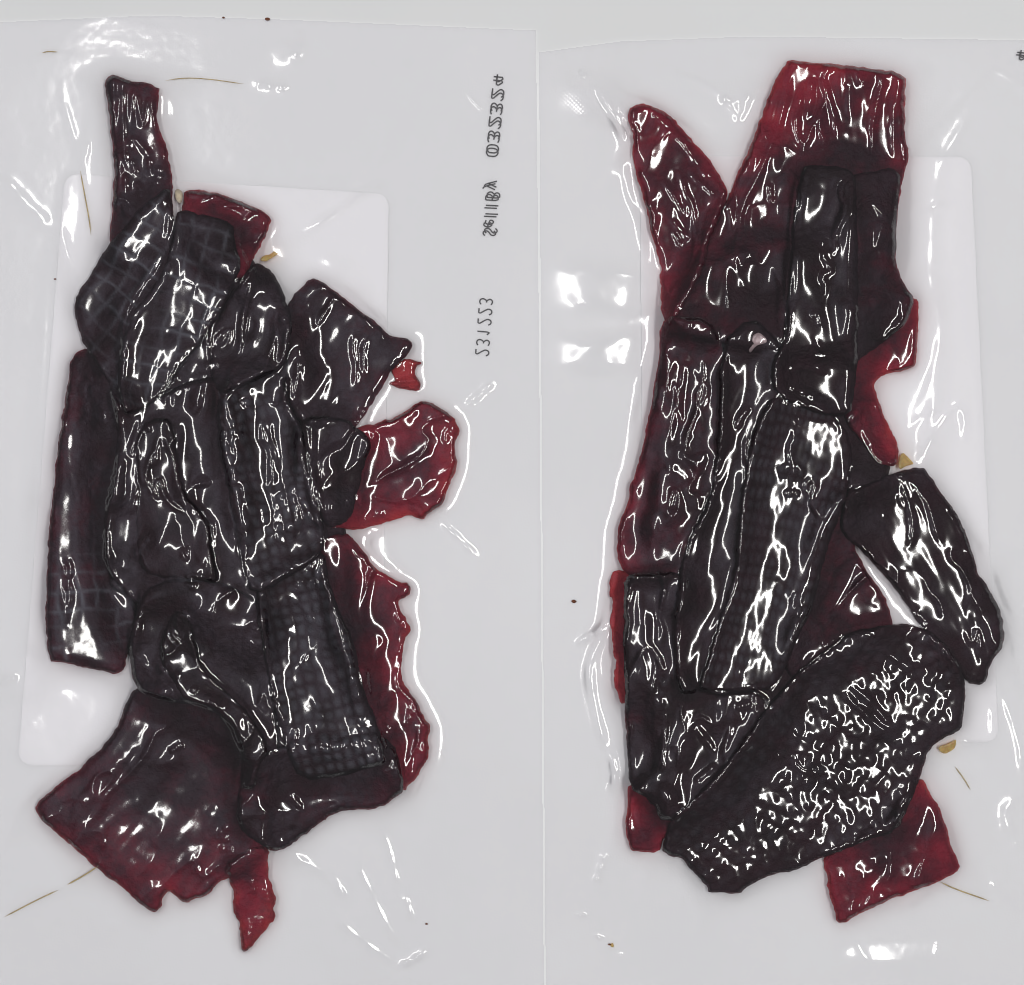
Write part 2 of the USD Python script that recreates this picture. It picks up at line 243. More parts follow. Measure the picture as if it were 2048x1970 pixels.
def solid(path, u, v, sd, zt, zb, m, step=2, primvars=None, extra=None):
    """a closed body with the outline sd = 0: a top sheet, a bottom sheet and a wall between"""
    gy_, gx_ = np.gradient(sd, G)
    gl = np.sqrt(gx_ ** 2 + gy_ ** 2) + 1e-6
    c = (slice(None, None, step), slice(None, None, step))
    U, V, Sd, T, B = (a[c].copy() for a in (u, v, sd, zt, zb))
    nx_, ny_ = (gx_ / gl)[c], (gy_ / gl)[c]
    ins = Sd > 0
    q = ins[:-1, :-1] | ins[1:, :-1] | ins[:-1, 1:] | ins[1:, 1:]
    out = ~ins
    mv = np.clip(-Sd, 0, G * step * 1.5)
    U = np.where(out, U + mv * nx_, U); V = np.where(out, V + mv * ny_, V)
    idx = np.arange(Sd.size).reshape(Sd.shape)
    a, b, cc, d = (x[q] for x in (idx[:-1, :-1], idx[:-1, 1:], idx[1:, 1:], idx[1:, :-1]))
    f = np.vstack([np.stack([a, d, cc], 1), np.stack([a, cc, b], 1)])
    keep, inv = np.unique(f, return_inverse=True); f = inv.reshape(f.shape)
    U, V, T, B = (x.ravel()[keep] for x in (U, V, T, B))
    n = len(keep)
    e = np.vstack([f[:, [0, 1]], f[:, [1, 2]], f[:, [2, 0]]])
    key = np.sort(e, 1); _, first, cnt = np.unique(key[:, 0] * n + key[:, 1], return_index=True, return_counts=True)
    be = e[first[cnt == 1]]
    vt, vb = world(U, V, T), world(U, V, B)
    wall = np.vstack([np.stack([be[:, 1], be[:, 0], be[:, 0] + n], 1), np.stack([be[:, 1], be[:, 0] + n, be[:, 1] + n], 1)])
    faces = np.vstack([f, f[:, ::-1] + n, wall])
    pv = {k: np.tile(x[c].ravel()[keep], 2) for k, x in (primvars or {}).items()}
    return define(path, np.vstack([vt, vb]), faces, m, True, pv)

H0 = np.full(gx.shape, 1.2); REL = np.zeros(gx.shape)
Hh = np.full(gx.shape, 1.2)              # how high things reach so far; the back film of the pouches lies at 1
for poly, lab in LABELS:
    q = rounded(poly)
    sl, u, v, sd = fields(q, 0)
    p = solid('/World/' + numbered('paper_label'), u, v, sd, np.full(sd.shape, 2.6), np.full(sd.shape, 1.3), M_label, 4)
    tag(p, lab, 'label')
    Hh[sl] = np.where(sd > -2, 2.7, Hh[sl]); H0[sl] = Hh[sl]

union = np.zeros(gx.shape, bool); parts = []
for k, (poly, t, red, kind, ang, lab) in enumerate(PIECES):
    f = fields(chaikin(poly, 1), 5.6 if red > 0.55 else 4.2 if len(poly) > 14 else 3.0, k); parts.append(f); union[f[0]] |= f[3] > 0
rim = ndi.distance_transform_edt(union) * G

MARK = {}
def relief(kind, ang, u, v, k):
    MARK.clear()
    a = math.radians(ang); ca, sa = math.cos(a), -math.sin(a)
    p, q = u * ca + v * sa, -u * sa + v * ca
    w1, w2 = noise2(u, v, 55, k + 40, 2) * 30, noise2(u, v, 55, k + 60, 2) * 30
    am = np.clip(0.45 + 2.2 * noise2(u, v, 60, k + 80, 2), 0.0, 1.25)
    lump = 13 * noise2(u, v, 80, k, 2) + (5.5 * (1 - np.abs(np.clip(4 * noise2(p * 0.45 + w1, q + w2, 62, k + 13, 2), -1, 1))) ** 2 if kind in ('fibre', 'fan', 'lump', 'rough', 'grid2') else 0)
    if kind == 'grid':
        s = 0
        for x, per in ((p + w1, 37), (q + w2, 35)):
            d = np.abs((x / per + 0.5) % 1 - 0.5) * per; s = np.maximum(s, np.exp(-(d / 3.3) ** 2))
        MARK['m'] = s * am
        return lump * 0.8 + 2.1 * s * am + 1.6 * noise2(u, v, 24, k + 5, 2)
    if kind in ('grid2', 'grid3', 'dots'):
        w1, w2 = w1 + 13 * noise2(u, v, 24, k + 90, 2), w2 + 13 * noise2(u, v, 24, k + 95, 2)
        pp, pq, amp, ex = dict(grid2=(23, 21, 2.6, .7), grid3=(26, 14, 1.3, .7), dots=(29, 26, 2.4, 1.0))[kind]
        if kind == 'dots': am = np.clip(0.4 + 3.2 * noise2(u, v, 42, k + 80, 2), 0.0, 1.5)
        b = (np.abs(np.sin(np.pi * (p + w1) / pp)) * np.abs(np.sin(np.pi * (q + w2 * 0.5) / pq))) ** ex
        MARK['m'] = dict(grid2=0.6, grid3=0.42, dots=0.15)[kind] * np.clip((1.7 * b - 0.6) * (0.35 + 0.65 * am), 0, 1)
        return lump * (0.7 if kind != 'grid2' else 1.1) + amp * b * am + (7.0 if kind == 'dots' else 2.8) * noise2(u, v, 24, k + 5, 2) + (3.4 * noise2(u, v, 13, k + 7, 2) if kind == 'dots' else 0)
    if kind == 'rough': return lump + 5 * noise2(u, v, 24, k + 5, 2)
    if kind in ('fibre', 'fan'): return 0.9 * lump + 5 * noise2(p * 0.17, q, 22, k + 5, 2) + 2.0 * noise2(u, v, 26, k + 6, 2)
    if kind == 'smooth': return 0.6 * lump + 1.6 * noise2(u, v, 28, k + 6, 2)
    return 1.5 * lump + 2.6 * noise2(u, v, 30, k + 6, 2)

for k, ((poly, t, red, kind, ang, lab), (sl, u, v, sd)) in enumerate(zip(PIECES, parts)):
    t = t * 0.85
    rel = relief(kind, ang, u, v, k)
    z = Hh[sl]
    soft = ndi.gaussian_filter(z, 7)
    zb = np.maximum(soft, z) + 0.3
    e = np.clip(sd / min(12.0, t * 0.75), 0, 1); prof = 0.22 + 0.78 * np.sqrt(1 - (1 - e) ** 2)
    zt = np.maximum(ndi.gaussian_filter(zb, 5) + t * prof + rel * np.clip(sd / 8, 0, 1) ** 0.7, zb + 3.0 * prof)
    ins = sd > 0
    REL[sl] = np.where(ins, rel * (1.25 if kind == 'dots' else 1.0) * np.clip(sd / 10, 0, 1), REL[sl])
    H0[sl] = np.where(ins, np.maximum(H0[sl], np.maximum(ndi.gaussian_filter(zb, 5) + t * prof, zb + 3.0 * prof)), H0[sl])
    Hh[sl] = np.where(ins, np.maximum(z, zt), z)
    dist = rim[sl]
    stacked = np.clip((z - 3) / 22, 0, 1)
    rd = red * (0.45 + 0.70 * np.exp(-dist / 80)) * (1 - 0.3 * stacked) + (0.30 if red > 0.15 else 0.22) * np.exp(-dist / 12) * (1 - stacked) + 0.35 * red * noise2(u, v, 60, k + 17, 3)  # own red, plus painted-in glow of light through thin, unstacked rims
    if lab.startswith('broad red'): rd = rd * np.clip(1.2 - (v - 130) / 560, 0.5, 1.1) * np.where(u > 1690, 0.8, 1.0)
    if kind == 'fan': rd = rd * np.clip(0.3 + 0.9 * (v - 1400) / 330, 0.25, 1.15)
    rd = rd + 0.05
    p = solid('/World/' + numbered('jerky_piece'), u, v, sd, zt, zb, M_meat, 2, {'redness': np.clip(rd, 0, 1), 'painted_haze': np.clip(((0.16 if u.mean() < 1050 else 0.04) + noise2(u, v, 50, k + 31, 3)) / 0.22, 0, 1) * (0.8 if u.mean() < 1050 else 0.6) * (0.1 if 'glossy' in lab else 0.55 if red > 0.45 else 1.0), 'marks': np.clip((0.8 if kind == 'grid' else 0.8) * (np.clip((v - 1090) / 80, 0, 1) if ang == 4 else 1.0) * MARK.get('m', 0 * u) * np.clip(sd / 14, 0, 1), 0, 0.7)})  # pale haze of loosely touching film is painted into the meat colour
    tag(p, lab, 'jerky')

# ------------------------------------------------------------------ the clear film drawn tight over everything
F = ndi.gaussian_filter(H0, 2.5)
def line(pts, n=1):
    p = chaikin(pts, n, False); d = np.r_[0, np.cumsum(np.hypot(*np.diff(p[:, :2], axis=0).T))]
    m = max(2, int(d[-1] / 2.0)); s = np.linspace(0, d[-1], m)
    return np.stack([np.interp(s, d, p[:, c]) for c in range(p.shape[1])], 1), s / d[-1]
def stretched(pts):
    """a straight tight fold from a high point of the meat down to the flat film"""
    p, _ = line(np.array(pts, float).reshape(-1, 3), 0)
    j, i = np.round((p[:, 1] - Y0) / G).astype(int), np.round((p[:, 0] - X0) / G).astype(int)
    ok = (j >= 0) & (j < NY) & (i >= 0) & (i < NX)
    np.maximum.at(F, (j[ok], i[ok]), p[ok, 2])
for s in ((1305,640,27,1106,585,3), (1305,640,27,1104,735,3), (1305,560,24,1110,520,3), (1262,222,18,1145,118,3), (1262,250,18,1112,205,3), (1270,300,20,1180,420,3),
          (1580,124,20,1470,100,3), (1480,240,14,1310,130,3), (1812,150,18,1880,140,3), (1815,310,17,1885,190,5,1990,135,2), (1850,935,20,1885,700,12,1860,330,6,1975,150,3), (1850,935,20,1925,815,7,1940,900,3),
          (1990,1300,20,2055,1420,3), (1975,1160,22,2040,1090,3), (1920,1470,16,2060,1580,3), (1918,1735,16,2070,1880,3), (1680,1845,14,1660,1960,3), (1740,1815,14,1890,1800,3), (1420,1785,18,1390,1920,3), (1320,1705,15,1240,1890,3), (1250,1650,16,1205,1740,3),
          (1222,1290,16,1175,1380,3), (1245,1400,17,1180,1340,6,1215,1500,3), (160,630,18,118,440,5), (155,640,18,115,470,8,0,350,3), (215,540,18,167,325,6,125,180,3), (167,325,6,182,225,3), (208,165,16,130,160,3), (318,173,15,490,168,3), (345,360,18,333,180,4),
          (505,520,16,760,370,3), (690,600,17,760,560,3), (815,680,14,850,640,3), (700,1060,10,790,1150,3), (880,830,14,930,790,3), (95,1320,20,50,1270,4), (95,1320,20,45,1500,3), (80,1600,18,0,1720,3), (190,1740,18,10,1835,3), (290,1815,15,262,1850,3),
          (560,1702,18,650,1745,7,695,1805,3), (745,1620,15,790,1710,7,828,1845,3), (800,1590,15,850,1660,3), (500,1900,10,520,1960,3), (95,1000,20,60,1000,3), (845,1540,12,870,1600,3)):
    stretched(s)
O1 = F[::2, ::2]; f2 = ndi.gaussian_filter(O1, 8)
for _ in range(110): f2 = np.maximum(O1, ndi.gaussian_filter(f2, 2, truncate=3) - 0.30)
F = np.maximum(F, ndi.zoom(f2, 2, order=1)[:NY, :NX] if False else ndi.map_coordinates(f2, [np.clip(np.arange(NY) / 2, 0, f2.shape[0] - 1)[:, None] + 0 * gx, np.clip(np.arange(NX) / 2, 0, f2.shape[1] - 1)[None] + 0 * gx], order=1))
Hs = ndi.gaussian_filter(H0, 2.5)
for _ in range(6): F = np.maximum(Hs, ndi.gaussian_filter(F, 2.2) - 0.1)
F = ndi.gaussian_filter(F, 2.0)
F = F + 0.6 + np.where(gx < 1060, 1.6, 0.9) * np.clip((H0 - 4) / 8, 0, 1) + np.where(gx < 1060, 0.38, 0.46) * ndi.gaussian_filter(REL, 1.5)

def crease(pts, h=2.0, w=4.0, n=1):
    """a raised fold of the film: a narrow rounded ridge that fades at both ends"""
    p, s = line(pts, n)
    if np.median(sample(Hh, p[:, 0], p[:, 1])) < 4:
        w = w * (2.0 if np.hypot(*np.ptp(p, axis=0)) > 60 else 1.0); c = p[len(p) // 2]; X = (c[0] - CX) * S; tx = -0.5 if c[0] < 1250 else 0.42
        need = abs(math.tan((math.atan(-X / D) + math.atan((tx - X) / 1.6)) / 2)); dd = p[-1] - p[0]
        h = min(0.5, max(0.06, 1.75 * need / max(0.35, abs(dd[1]) / (np.hypot(*dd) + 1e-6)))) * w / 0.86
    else: w = w * 1.7; h = 0.16 * w * h
    i0, j0 = [max(0, int((m - 4 * w - o) / G)) for m, o in zip(p.min(0), (X0, Y0))]
    i1, j1 = [min(nn, int((m + 4 * w - o) / G) + 2) for m, o, nn in zip(p.max(0), (X0, Y0), (NX, NY))]
    if i1 <= i0 or j1 <= j0: return
    from scipy.spatial import cKDTree
    sl = (slice(j0, j1), slice(i0, i1)); q = np.stack([gx[sl].ravel(), gy[sl].ravel()], 1)
    d, k = cKDTree(p).query(q, distance_upper_bound=4 * w)
    k = np.minimum(k, len(p) - 1)
    taper = np.clip(np.minimum(s[k], 1 - s[k]) * 5, 0.15, 1)
    wob = 1 + 0.12 * np.sin(s[k] * 19 + p[0, 0])
    r = np.where(np.isfinite(d), h * taper * wob * np.exp(-(np.where(np.isfinite(d), d, 99) / w) ** 2), 0)
    F[sl] += r.reshape(F[sl].shape)
CREASES = [
 # left pouch
 (A(385,190,390,290,430,430,480,600,525,700,540,800,565,1000,600,1150,625,1210), 2.6, 4), (A(575,390,545,500,535,690), 2.4, 4), (A(565,560,550,660,525,700),), (A(0,770,100,900,230,1030,350,1150), 4.5, 7), (A(350,1140,370,970,385,1130,430,1330,470,1530), 3, 4),
 (A(1045,250,1060,450,1075,650,1100,790,1130,860), 3, 4), (A(745,180,770,250,775,500,780,680,825,780),), (A(820,530,830,300,850,260,880,400,900,490,940,280,970,450,1000,600),), (A(805,650,820,560,870,570,920,650,960,620),), (A(935,660,950,800),), (A(1000,720,990,850),), (A(820,680,860,780),),
 (A(1075,870,1065,1050,1050,1160),), (A(1110,1120,1090,1230,1040,1330,1000,1440),), (A(1050,1150,985,1340,880,1480,810,1600,770,1750,780,1870,800,1800,800,1720,870,1600,950,1500), 2.6), (A(1520,1090,1480,1190,1520,1290,1550,1380,1450,1500,1370,1670),), (A(1590,1400,1560,1560,1520,1700,1510,1870),),
 (A(1310,1880,1290,1800,1310,1740),), (A(1330,1840,1450,1740,1440,1830,1390,1885),), (A(760,790,790,800,785,900),), (A(850,830,885,870,880,940),), (A(770,960,800,1040,810,960),),
 (C(520,290,575,340,580,470),), (C(545,330,520,400,540,470),), (C(480,520,560,540,510,620,540,640),), (C(890,540,860,680,815,800,840,820,870,700,940,590), 2.4), (C(930,610,935,680),), (C(1010,670,980,760,985,860,910,880),), (C(1010,670,1060,750,1100,850,1110,1000,1150,1060), 2.6, 4),
 (C(920,900,945,1000,960,1070,1000,960,1020,1050,1070,1130,1150,1170,1210,1220,1210,1350,1250,1480,1370,1620), 2.8, 4), (C(1190,1090,1260,1150,1310,1240,1335,1260,1315,1450,1350,1550,1370,1620), 2.4), (C(860,1490,880,1370,940,1330),), (C(1150,1390,1185,1380,1180,1470,1150,1450,1150,1390),), (C(870,980,850,1080,825,1200),),
 (C(390,1490,440,1490,440,1580,405,1570,390,1490),), (C(380,1630,440,1630,430,1800),), (C(380,1640,400,1760,420,1885),), (C(980,460,1040,380),), (C(1080,340,1130,325),), (C(1060,440,1200,380),), (C(1280,260,1380,230), 2.5, 4), (C(1410,470,1560,350,1700,240), 4, 5), (C(1790,330,1800,420,1780,460), 2.5, 4), (C(1810,470,1840,580,1885,640),), (C(880,1880,890,1660),), (C(1540,460,1560,540), 2.6, 5),
 (Bz(180,0,150,130,105,300,100,460,50,540),), (Bz(350,200,360,300),), (Bz(350,60,390,150,415,330),), (Bz(815,360,800,450,830,590,815,720),), (Bz(900,380,865,480,875,640), 2.5), (Bz(460,500,455,650,430,790),), (Bz(380,640,390,700,370,760), 2.5, 4), (Bz(390,780,480,960,475,1040,530,1140,545,1240,540,1400,570,1500,605,1540), 2.6), (Bz(430,790,510,880,545,960,550,1130,580,1220),), (Bz(570,1260,600,1400,640,1590),),
 (Bz(1380,1090,1390,960,1440,1000,1430,900),), (Bz(860,960,930,980,940,1050),), (Bz(770,1390,800,1450,780,1520),), (Bz(840,1370,850,1470),), (Bz(880,1540,960,1500,1010,1480),), (Bz(670,1550,720,1620),), (Bz(760,1620,800,1600),), (Bz(1000,1600,895,1640,885,1700,950,1800,1080,1870), 3, 4), (Bz(560,10,640,30,760,100,900,230,1010,340), 2.4, 4), (Bz(830,940,885,830), 3, 5), (Bz(960,230,1020,330), 3, 5),
 (Dz(770,90,860,210,960,300,1060,370,1110,380), 2.4), (Dz(650,330,690,430,720,560),), (Dz(700,310,740,480,800,600,870,760,880,920,910,1090,990,1210), 2.6), (Dz(740,570,800,680,830,850,870,1020,900,1140,960,1240,1000,1470,1040,1570), 2.6), (Dz(500,380,500,320,570,240),), (Dz(455,430,480,350),), (Dz(540,380,590,360),), (Dz(1075,470,1090,600,1120,570,1150,640,1140,700),), (Dz(1090,820,1120,730),),
 (Dz(1100,880,1080,960,1100,1040,1160,1090,1170,1140),), (Dz(1130,1270,1180,1150),), (Dz(405,1690,490,1790), 3, 4), (Dz(490,1650,560,1580,570,1540),), (Dz(440,1260,440,1400), 2.4, 4), (Dz(1070,1440,1075,1600),), (Dz(1020,1320,1060,1250),), (Dz(1190,1390,1250,1430),), (Dz(1240,1530,1180,1700), 2.5, 4),
 (E0(1030,300,1025,210,1050,200,1060,250,1120,300,1130,270,1080,220,1090,200,1130,230,1130,200,1110,130,1130,90,1180,110,1210,220,1240,320), 2.6), (E0(1260,400,1290,470,1350,530,1430,580,1530,680,1600,800,1690,920), 3), (E0(1030,300,1060,370),), (E0(990,400,1040,470), 2.4), (E0(1090,460,1130,490),), (E0(1115,540,1120,600,1200,630,1310,660,1400,720,1470,790,1490,870,1530,970,1520,1030,1480,1160), 2.8), (E0(1690,960,1610,1060,1580,1140,1620,1210), 2.4),
 (E0(1200,550,1240,575), 2.4, 4), (E0(1060,960,1160,900), 2.5, 4), (E0(1370,1480,1440,1420),), (E0(1360,1490,1450,1510),), (E0(1370,1560,1470,1570),), (E0(1640,1500,1690,1590),), (E0(860,340,810,250,830,150),), (E0(880,60,860,190,850,300),), (E0(180,150,170,230,240,370), 3.2, 5), (E0(1500,420,1550,350),), (E0(1600,240,1620,170),), (E0(0,540,60,480,110,520), 3.5, 9), (E0(660,690,720,780), 2.5, 4),
 (N(230,690,330,720,440,790,540,880,630,990), 3, 4), (N(460,770,520,800,580,880,630,990), 2.6, 4), (N(530,1080,640,1180,780,1290,960,1410), 3, 4), (N(850,520,910,670,970,930), 2.4), (N(1000,930,1060,1130), 2.4), (N(960,1420,1060,1380,1160,1310), 2.4), (O(390,110,310,230,220,330,140,440,0,700), 2.4, 4), (O(1630,840,1660,900,1640,960),), (O(1640,1100,1620,1240),), (O(1690,1080,1700,1160),), (O(1740,900,1750,1000),), (Z(500,0)(300,170,320,310,270,380), 3.5, 6), (Z(500,0)(50,520,170,545,260,550), 2.4, 5), (Z(500,0)(1370,590,1420,650,1470,700), 2, 4),
 (Z(500,0)(860,1130,740,1190,560,1310,330,1480), 2.5, 5), (P(40,1290,58,1100,78,800,100,500), 2.0, 7),
 (P(700,1700,760,1830,800,1900),), (P(930,815,990,760),), (P(60,1600,10,1700),), (P(300,1830,280,1905),), (P(880,1040,960,1120),),
 # right pouch
 (P(1600,112,1560,78),), (P(1700,1860,1740,1930),), (P(1992,1350,2040,1480,2045,1560),), (P(1962,1120,2034,1260),), (P(1830,430,1900,400),), (P(1215,1250,1150,1290),),
 (E(280,350,350,480,430,610,465,740), 3, 4), (E(450,830,470,930,500,1090,570,1190,610,1330,640,1580), 3.4, 5), (E(330,230,360,330,440,440,600,480,700,540,850,640,960,720), 2.6, 4), (E(460,450,430,530,480,600,530,720), 2.4), (E(720,660,820,710,880,800,940,900),), (E(640,540,740,650),), (E(970,860,940,900,990,950,1010,880,1060,960,1090,1070),), (E(890,900,910,970,990,1020,1040,1100),),
 (E(790,900,830,960,850,1060,900,1130,910,1300,920,1420,880,1510),), (E(700,960,780,1080,855,1220,850,1080),), (E(750,1210,880,1360),), (E(770,1290,830,1400), 2.4), (E(1520,270,1480,460,1440,620,1370,800,1310,950,1200,1140,1190,1330,1150,1450,1210,1620), 2.8), (E(1380,990,1390,1130), 2.4, 4), (E(1580,880,1550,1100,1520,1400,1495,1880), 2.4), (E(690,250,800,300,960,350,1080,430,1170,540,1190,600,1290,350), 3, 5), (E(720,1570,740,1700,800,1640),), (E(190,280,230,330), 3, 5),
 (E(1060,430,1180,500,1270,390), 3, 8), (Fz(500,380,470,500,445,640,490,760,530,690), 2.2), (Fz(560,320,540,480,520,570,480,590),), (Fz(620,320,650,430,690,570,715,690,680,700), 2.2), (Fz(630,500,590,620,640,740,570,830), 2.4), (Fz(510,250,620,295,800,265,960,260),), (Fz(490,885,580,875,660,900),), (Fz(780,910,960,910,1080,890),), (Fz(1070,420,1060,600,1070,850),), (Fz(840,980,830,1350),),
 (Fz(680,1060,700,970,760,960,730,1060,770,1150,710,1280,690,1330,700,1430,610,1440,690,1540,610,1580,650,1650,600,1770), 2.4), (Fz(590,1270,650,1310,620,1380,590,1270),), (Fz(1240,580,1245,690), 3, 5), (Fz(1180,790,1280,680,1450,530,1600,370,1680,270,1740,290,1885,370), 3, 4), (Fz(1660,380,1560,520,1480,680,1390,820,1340,960,1330,1200,1310,1500,1320,1650,1370,1800,1380,1885), 4.5, 6), (Fz(1030,1640,1070,1760,1115,1710,1130,1880),), (Fz(760,360,780,380),), (Fz(865,350,890,400), 2.4),
 (Gz(1300,0,1360,210,1380,330,1350,480,1290,680,1220,850,1150,960,1180,1110), 4.5, 5.5), (Gz(1230,1150,1330,1000,1420,860,1480,830,1520,900,1500,1050), 3.5, 4.5), (Gz(1160,970,1250,880,1400,850), 1.5), (Gz(810,740,880,860,920,940,880,980,920,1050,1080,1190),), (Gz(700,880,760,1010,810,1110),), (Gz(380,620,450,580,560,570,650,620), 3), (Gz(400,710,470,720,600,780), 3), (Gz(360,800,450,830,550,830), 2.6), (Gz(570,400,600,460,680,510,600,520,530,500), 2.6), (Gz(540,270,590,230,620,330), 2.6, 4),
 (Gz(400,830,460,880,480,945),), (Gz(440,950,445,1030,410,1080,430,1190,480,1210,490,1320),), (Gz(370,1290,380,1210,430,1200,440,1310),), (Gz(400,1400,410,1360,480,1380), 2.4), (Gz(540,1400,510,1330,540,1280,580,1320,540,1410,620,1550), 2.6, 4), (Gz(1170,1260,1220,1350,1290,1440,1330,1600,1370,1700), 2.6), (Gz(1110,1290,1180,1480,1190,1650,1150,1720), 2.4), (Gz(720,1450,830,1360,1060,1270), 3, 4), (Gz(870,1420,890,1500,930,1490,920,1400,980,1370),), (Gz(1460,1420,1540,1540), 2.6, 4), (Gz(1560,1640,1660,1885), 3.4, 5),
 (Gz(80,970,110,880,170,820),), (Gz(160,980,130,1100,150,1200,180,1050),), (H(725,430,735,770),), (H(845,550,830,700,770,900,740,1070),), (H(930,680,990,690,980,770,940,850),), (H(1180,980,1190,900,1260,830),), (H(630,450,590,720,525,1010), 2.4, 4), (H(780,650,800,740,820,900,850,940),), (I(600,580,650,630,700,720,690,780,705,900), 2.4), (I(670,660,740,790,720,920),), (I(730,1010,720,1200,690,1330,660,1410), 2.4), (I(1150,1000,1280,960), 3, 5), (I(1150,1080,1070,1320),), (I(900,1470,1050,1340),), (I(910,1110,990,1200,1040,1280), 2.4),
 (I(370,330,340,500,250,700,250,850,290,1050,340,1230,385,1360), 4, 6), (I(1350,1160,1440,1220,1490,1180,1430,1340,1360,1180), 2.4), (I(1540,1280,1600,1390,1660,1310,1690,1410,1550,1380,1540,1280), 2.4), (K(760,870,800,960,880,1020,930,1080,1060,1160,1110,1190), 3, 4), (K(780,850,860,900,930,960,1000,1050,1080,1140), 2.6), (K(880,640,990,610,1080,690,1160,740,1200,720,1280,800), 2.4), (K(890,650,920,720,1000,750),), (K(1190,380,1300,480),), (K(1650,0,1760,420), 2.6, 4), (K(1780,550,1820,800,1885,880), 3, 5), (K(1620,860,1690,1000,1690,1180), 2.4), (K(1480,1210,1690,1210), 2),
 (K(620,600,700,560,770,500), 2.2), (K(1510,490,1560,600,1600,480,1620,700),), (K(560,440,620,530),), (M(1960,700,1870,520,1840,400,1900,330,1960,380), 4.5, 7), (M(1960,1080,1830,960,1720,830), 3.4, 5), (M(1170,1030,1350,900), 3, 5), (M(1380,1340,1400,1250), 2.4, 5), (J(690,660,660,780,620,900), 3, 4), (J(840,1140,800,1260), 2.6), (J(780,1320,790,1400),), (J(720,0,760,200,700,300), 2.4), (J(1180,950,1220,980), 2.5, 5), (J(500,1090,550,1070,540,1110), 2.2), (J(620,1210,680,1240), 2.4), 
]
for c in CREASES: crease(*c)
flat = np.clip(1 - (F - 3) / 10, 0, 1)
F += flat * (3.0 * noise2(gx, gy, 210, 5, 2) + 0.5 * noise2(gx, gy, 60, 6, 2)) + (1 - flat) * (2.0 * noise2(gx, gy, 60, 9, 2)) + 0.5
def swell(cx, cy, rx, ry, h):
    """a soft swelling of slack film"""
    F[:] += h * np.exp(-((gx - cx) / rx) ** 2 / 2 - (np.abs(gy - cy) / ry) ** 3) * (1 + 0.08 * noise2(gx, gy, 45, 3, 2))
for c in ((1190, 195, 52, 52, 13.5), (1192, 575, 54, 62, 15), (1198, 705, 58, 44, 15.5), (45, 1365, 40, 36, 5), (585, 108, 20, 26, 3), (672, 537, 22, 26, 3), (1800, 1930, 70, 30, 4), (1480, 185, 30, 30, 4), (1880, 1640, 40, 90, 5)): swell(*c)
gap = Hh + 0.45 - F
F = F + np.maximum(ndi.gaussian_filter(np.maximum(gap, 0), 0.8), 0)
F = np.maximum(F, Hh + 0.3)

# pouch outlines
POUCH = [(P(-58,46,300,30,560,38,1073,60,1080,900,1089,2030,-58,2030), 'left vacuum pouch of clear creased film with mirrored black print down its right seam', (1000, 1092)),
         (P(1078,104,1240,82,1500,72,2108,80,2108,2030,1092,2030), 'right vacuum pouch of clear film with an embossed left seam', (1060, 1182))]
def sheet(mask, z, step=1):
    c = (slice(None, None, step),) * 2
    q = mask[c][:-1, :-1] & mask[c][1:, 1:] & mask[c][1:, :-1] & mask[c][:-1, 1:]
    idx = np.arange(mask[c].size).reshape(mask[c].shape)
    a, b, cc, d = (x[q] for x in (idx[:-1, :-1], idx[:-1, 1:], idx[1:, 1:], idx[1:, :-1]))
    f = np.vstack([np.stack([a, d, cc], 1), np.stack([a, cc, b], 1)])
    keep, inv = np.unique(f, return_inverse=True)
    return world(gx[c].ravel()[keep], gy[c].ravel()[keep], z[c].ravel()[keep]), inv.reshape(f.shape)
pouches = []
for poly, lab, (b0, b1) in POUCH:
    im = Image.new('L', (NX, NY)); ImageDraw.Draw(im).polygon([((x - X0) / G, (y - Y0) / G) for x, y in poly], fill=1)
    m = np.asarray(im) > 0
    path = '/World/' + numbered('vacuum_pouch')
    tag(UsdGeom.Xform.Define(stage, path).GetPrim(), lab, 'vacuum pouch'); pouches.append(path)
    band = m & (gx >= b0) & (gx <= b1); rest = m & ~((gx > b0) & (gx < b1))
    bx0 = (b0 - X0) // G
    if lab.startswith('left'): rest = m & (gx <= b0)
    else: rest = m & (gx >= b1)
    define(path + '/front_film', *sheet(rest, F), M_film)
    define(path + '/seal_band', *sheet(band, F), M_emboss)
    q = np.array(poly, float); c = q.mean(0)
    bv = world(np.r_[q[:, 0], c[0]], np.r_[q[:, 1], c[1]], np.full(len(q) + 1, 0.9)); n = len(q)
    define(path + '/back_film', bv, np.array([[n, (i + 1) % n, i] for i in range(n)]), M_back, False)

# ------------------------------------------------------------------ print on the seams, mirrored because it is read through the pouch
GLYPH = {'0': [[.1,.2,.1,.8,.3,1,.5,1,.7,.8,.7,.2,.5,0,.3,0,.1,.2]], '1': [[.15,.75,.45,1,.45,0]], '2': [[.1,.8,.25,1,.55,1,.7,.8,.65,.6,.1,0,.72,0]], '3': [[.1,.9,.3,1,.55,.98,.68,.78,.5,.55,.3,.53],[.5,.53,.7,.3,.6,.05,.3,0,.08,.12]],
         '4': [[.55,0,.55,1,.08,.3,.75,.3]], 'S': [[.7,.85,.5,1,.25,1,.1,.8,.2,.6,.55,.45,.7,.25,.55,0,.25,0,.08,.15]], 'e': [[.1,.35,.65,.35,.62,.6,.38,.7,.12,.5,.1,.2,.3,0,.62,.08]], 'l': [[.35,1,.35,0]], 'B': [[.12,0,.12,1,.5,1,.66,.8,.5,.55,.12,.52],[.5,.52,.7,.3,.55,0,.12,0]], 'y': [[.1,.68,.38,.05],[.68,.68,.3,-.25,.1,-.28]]}
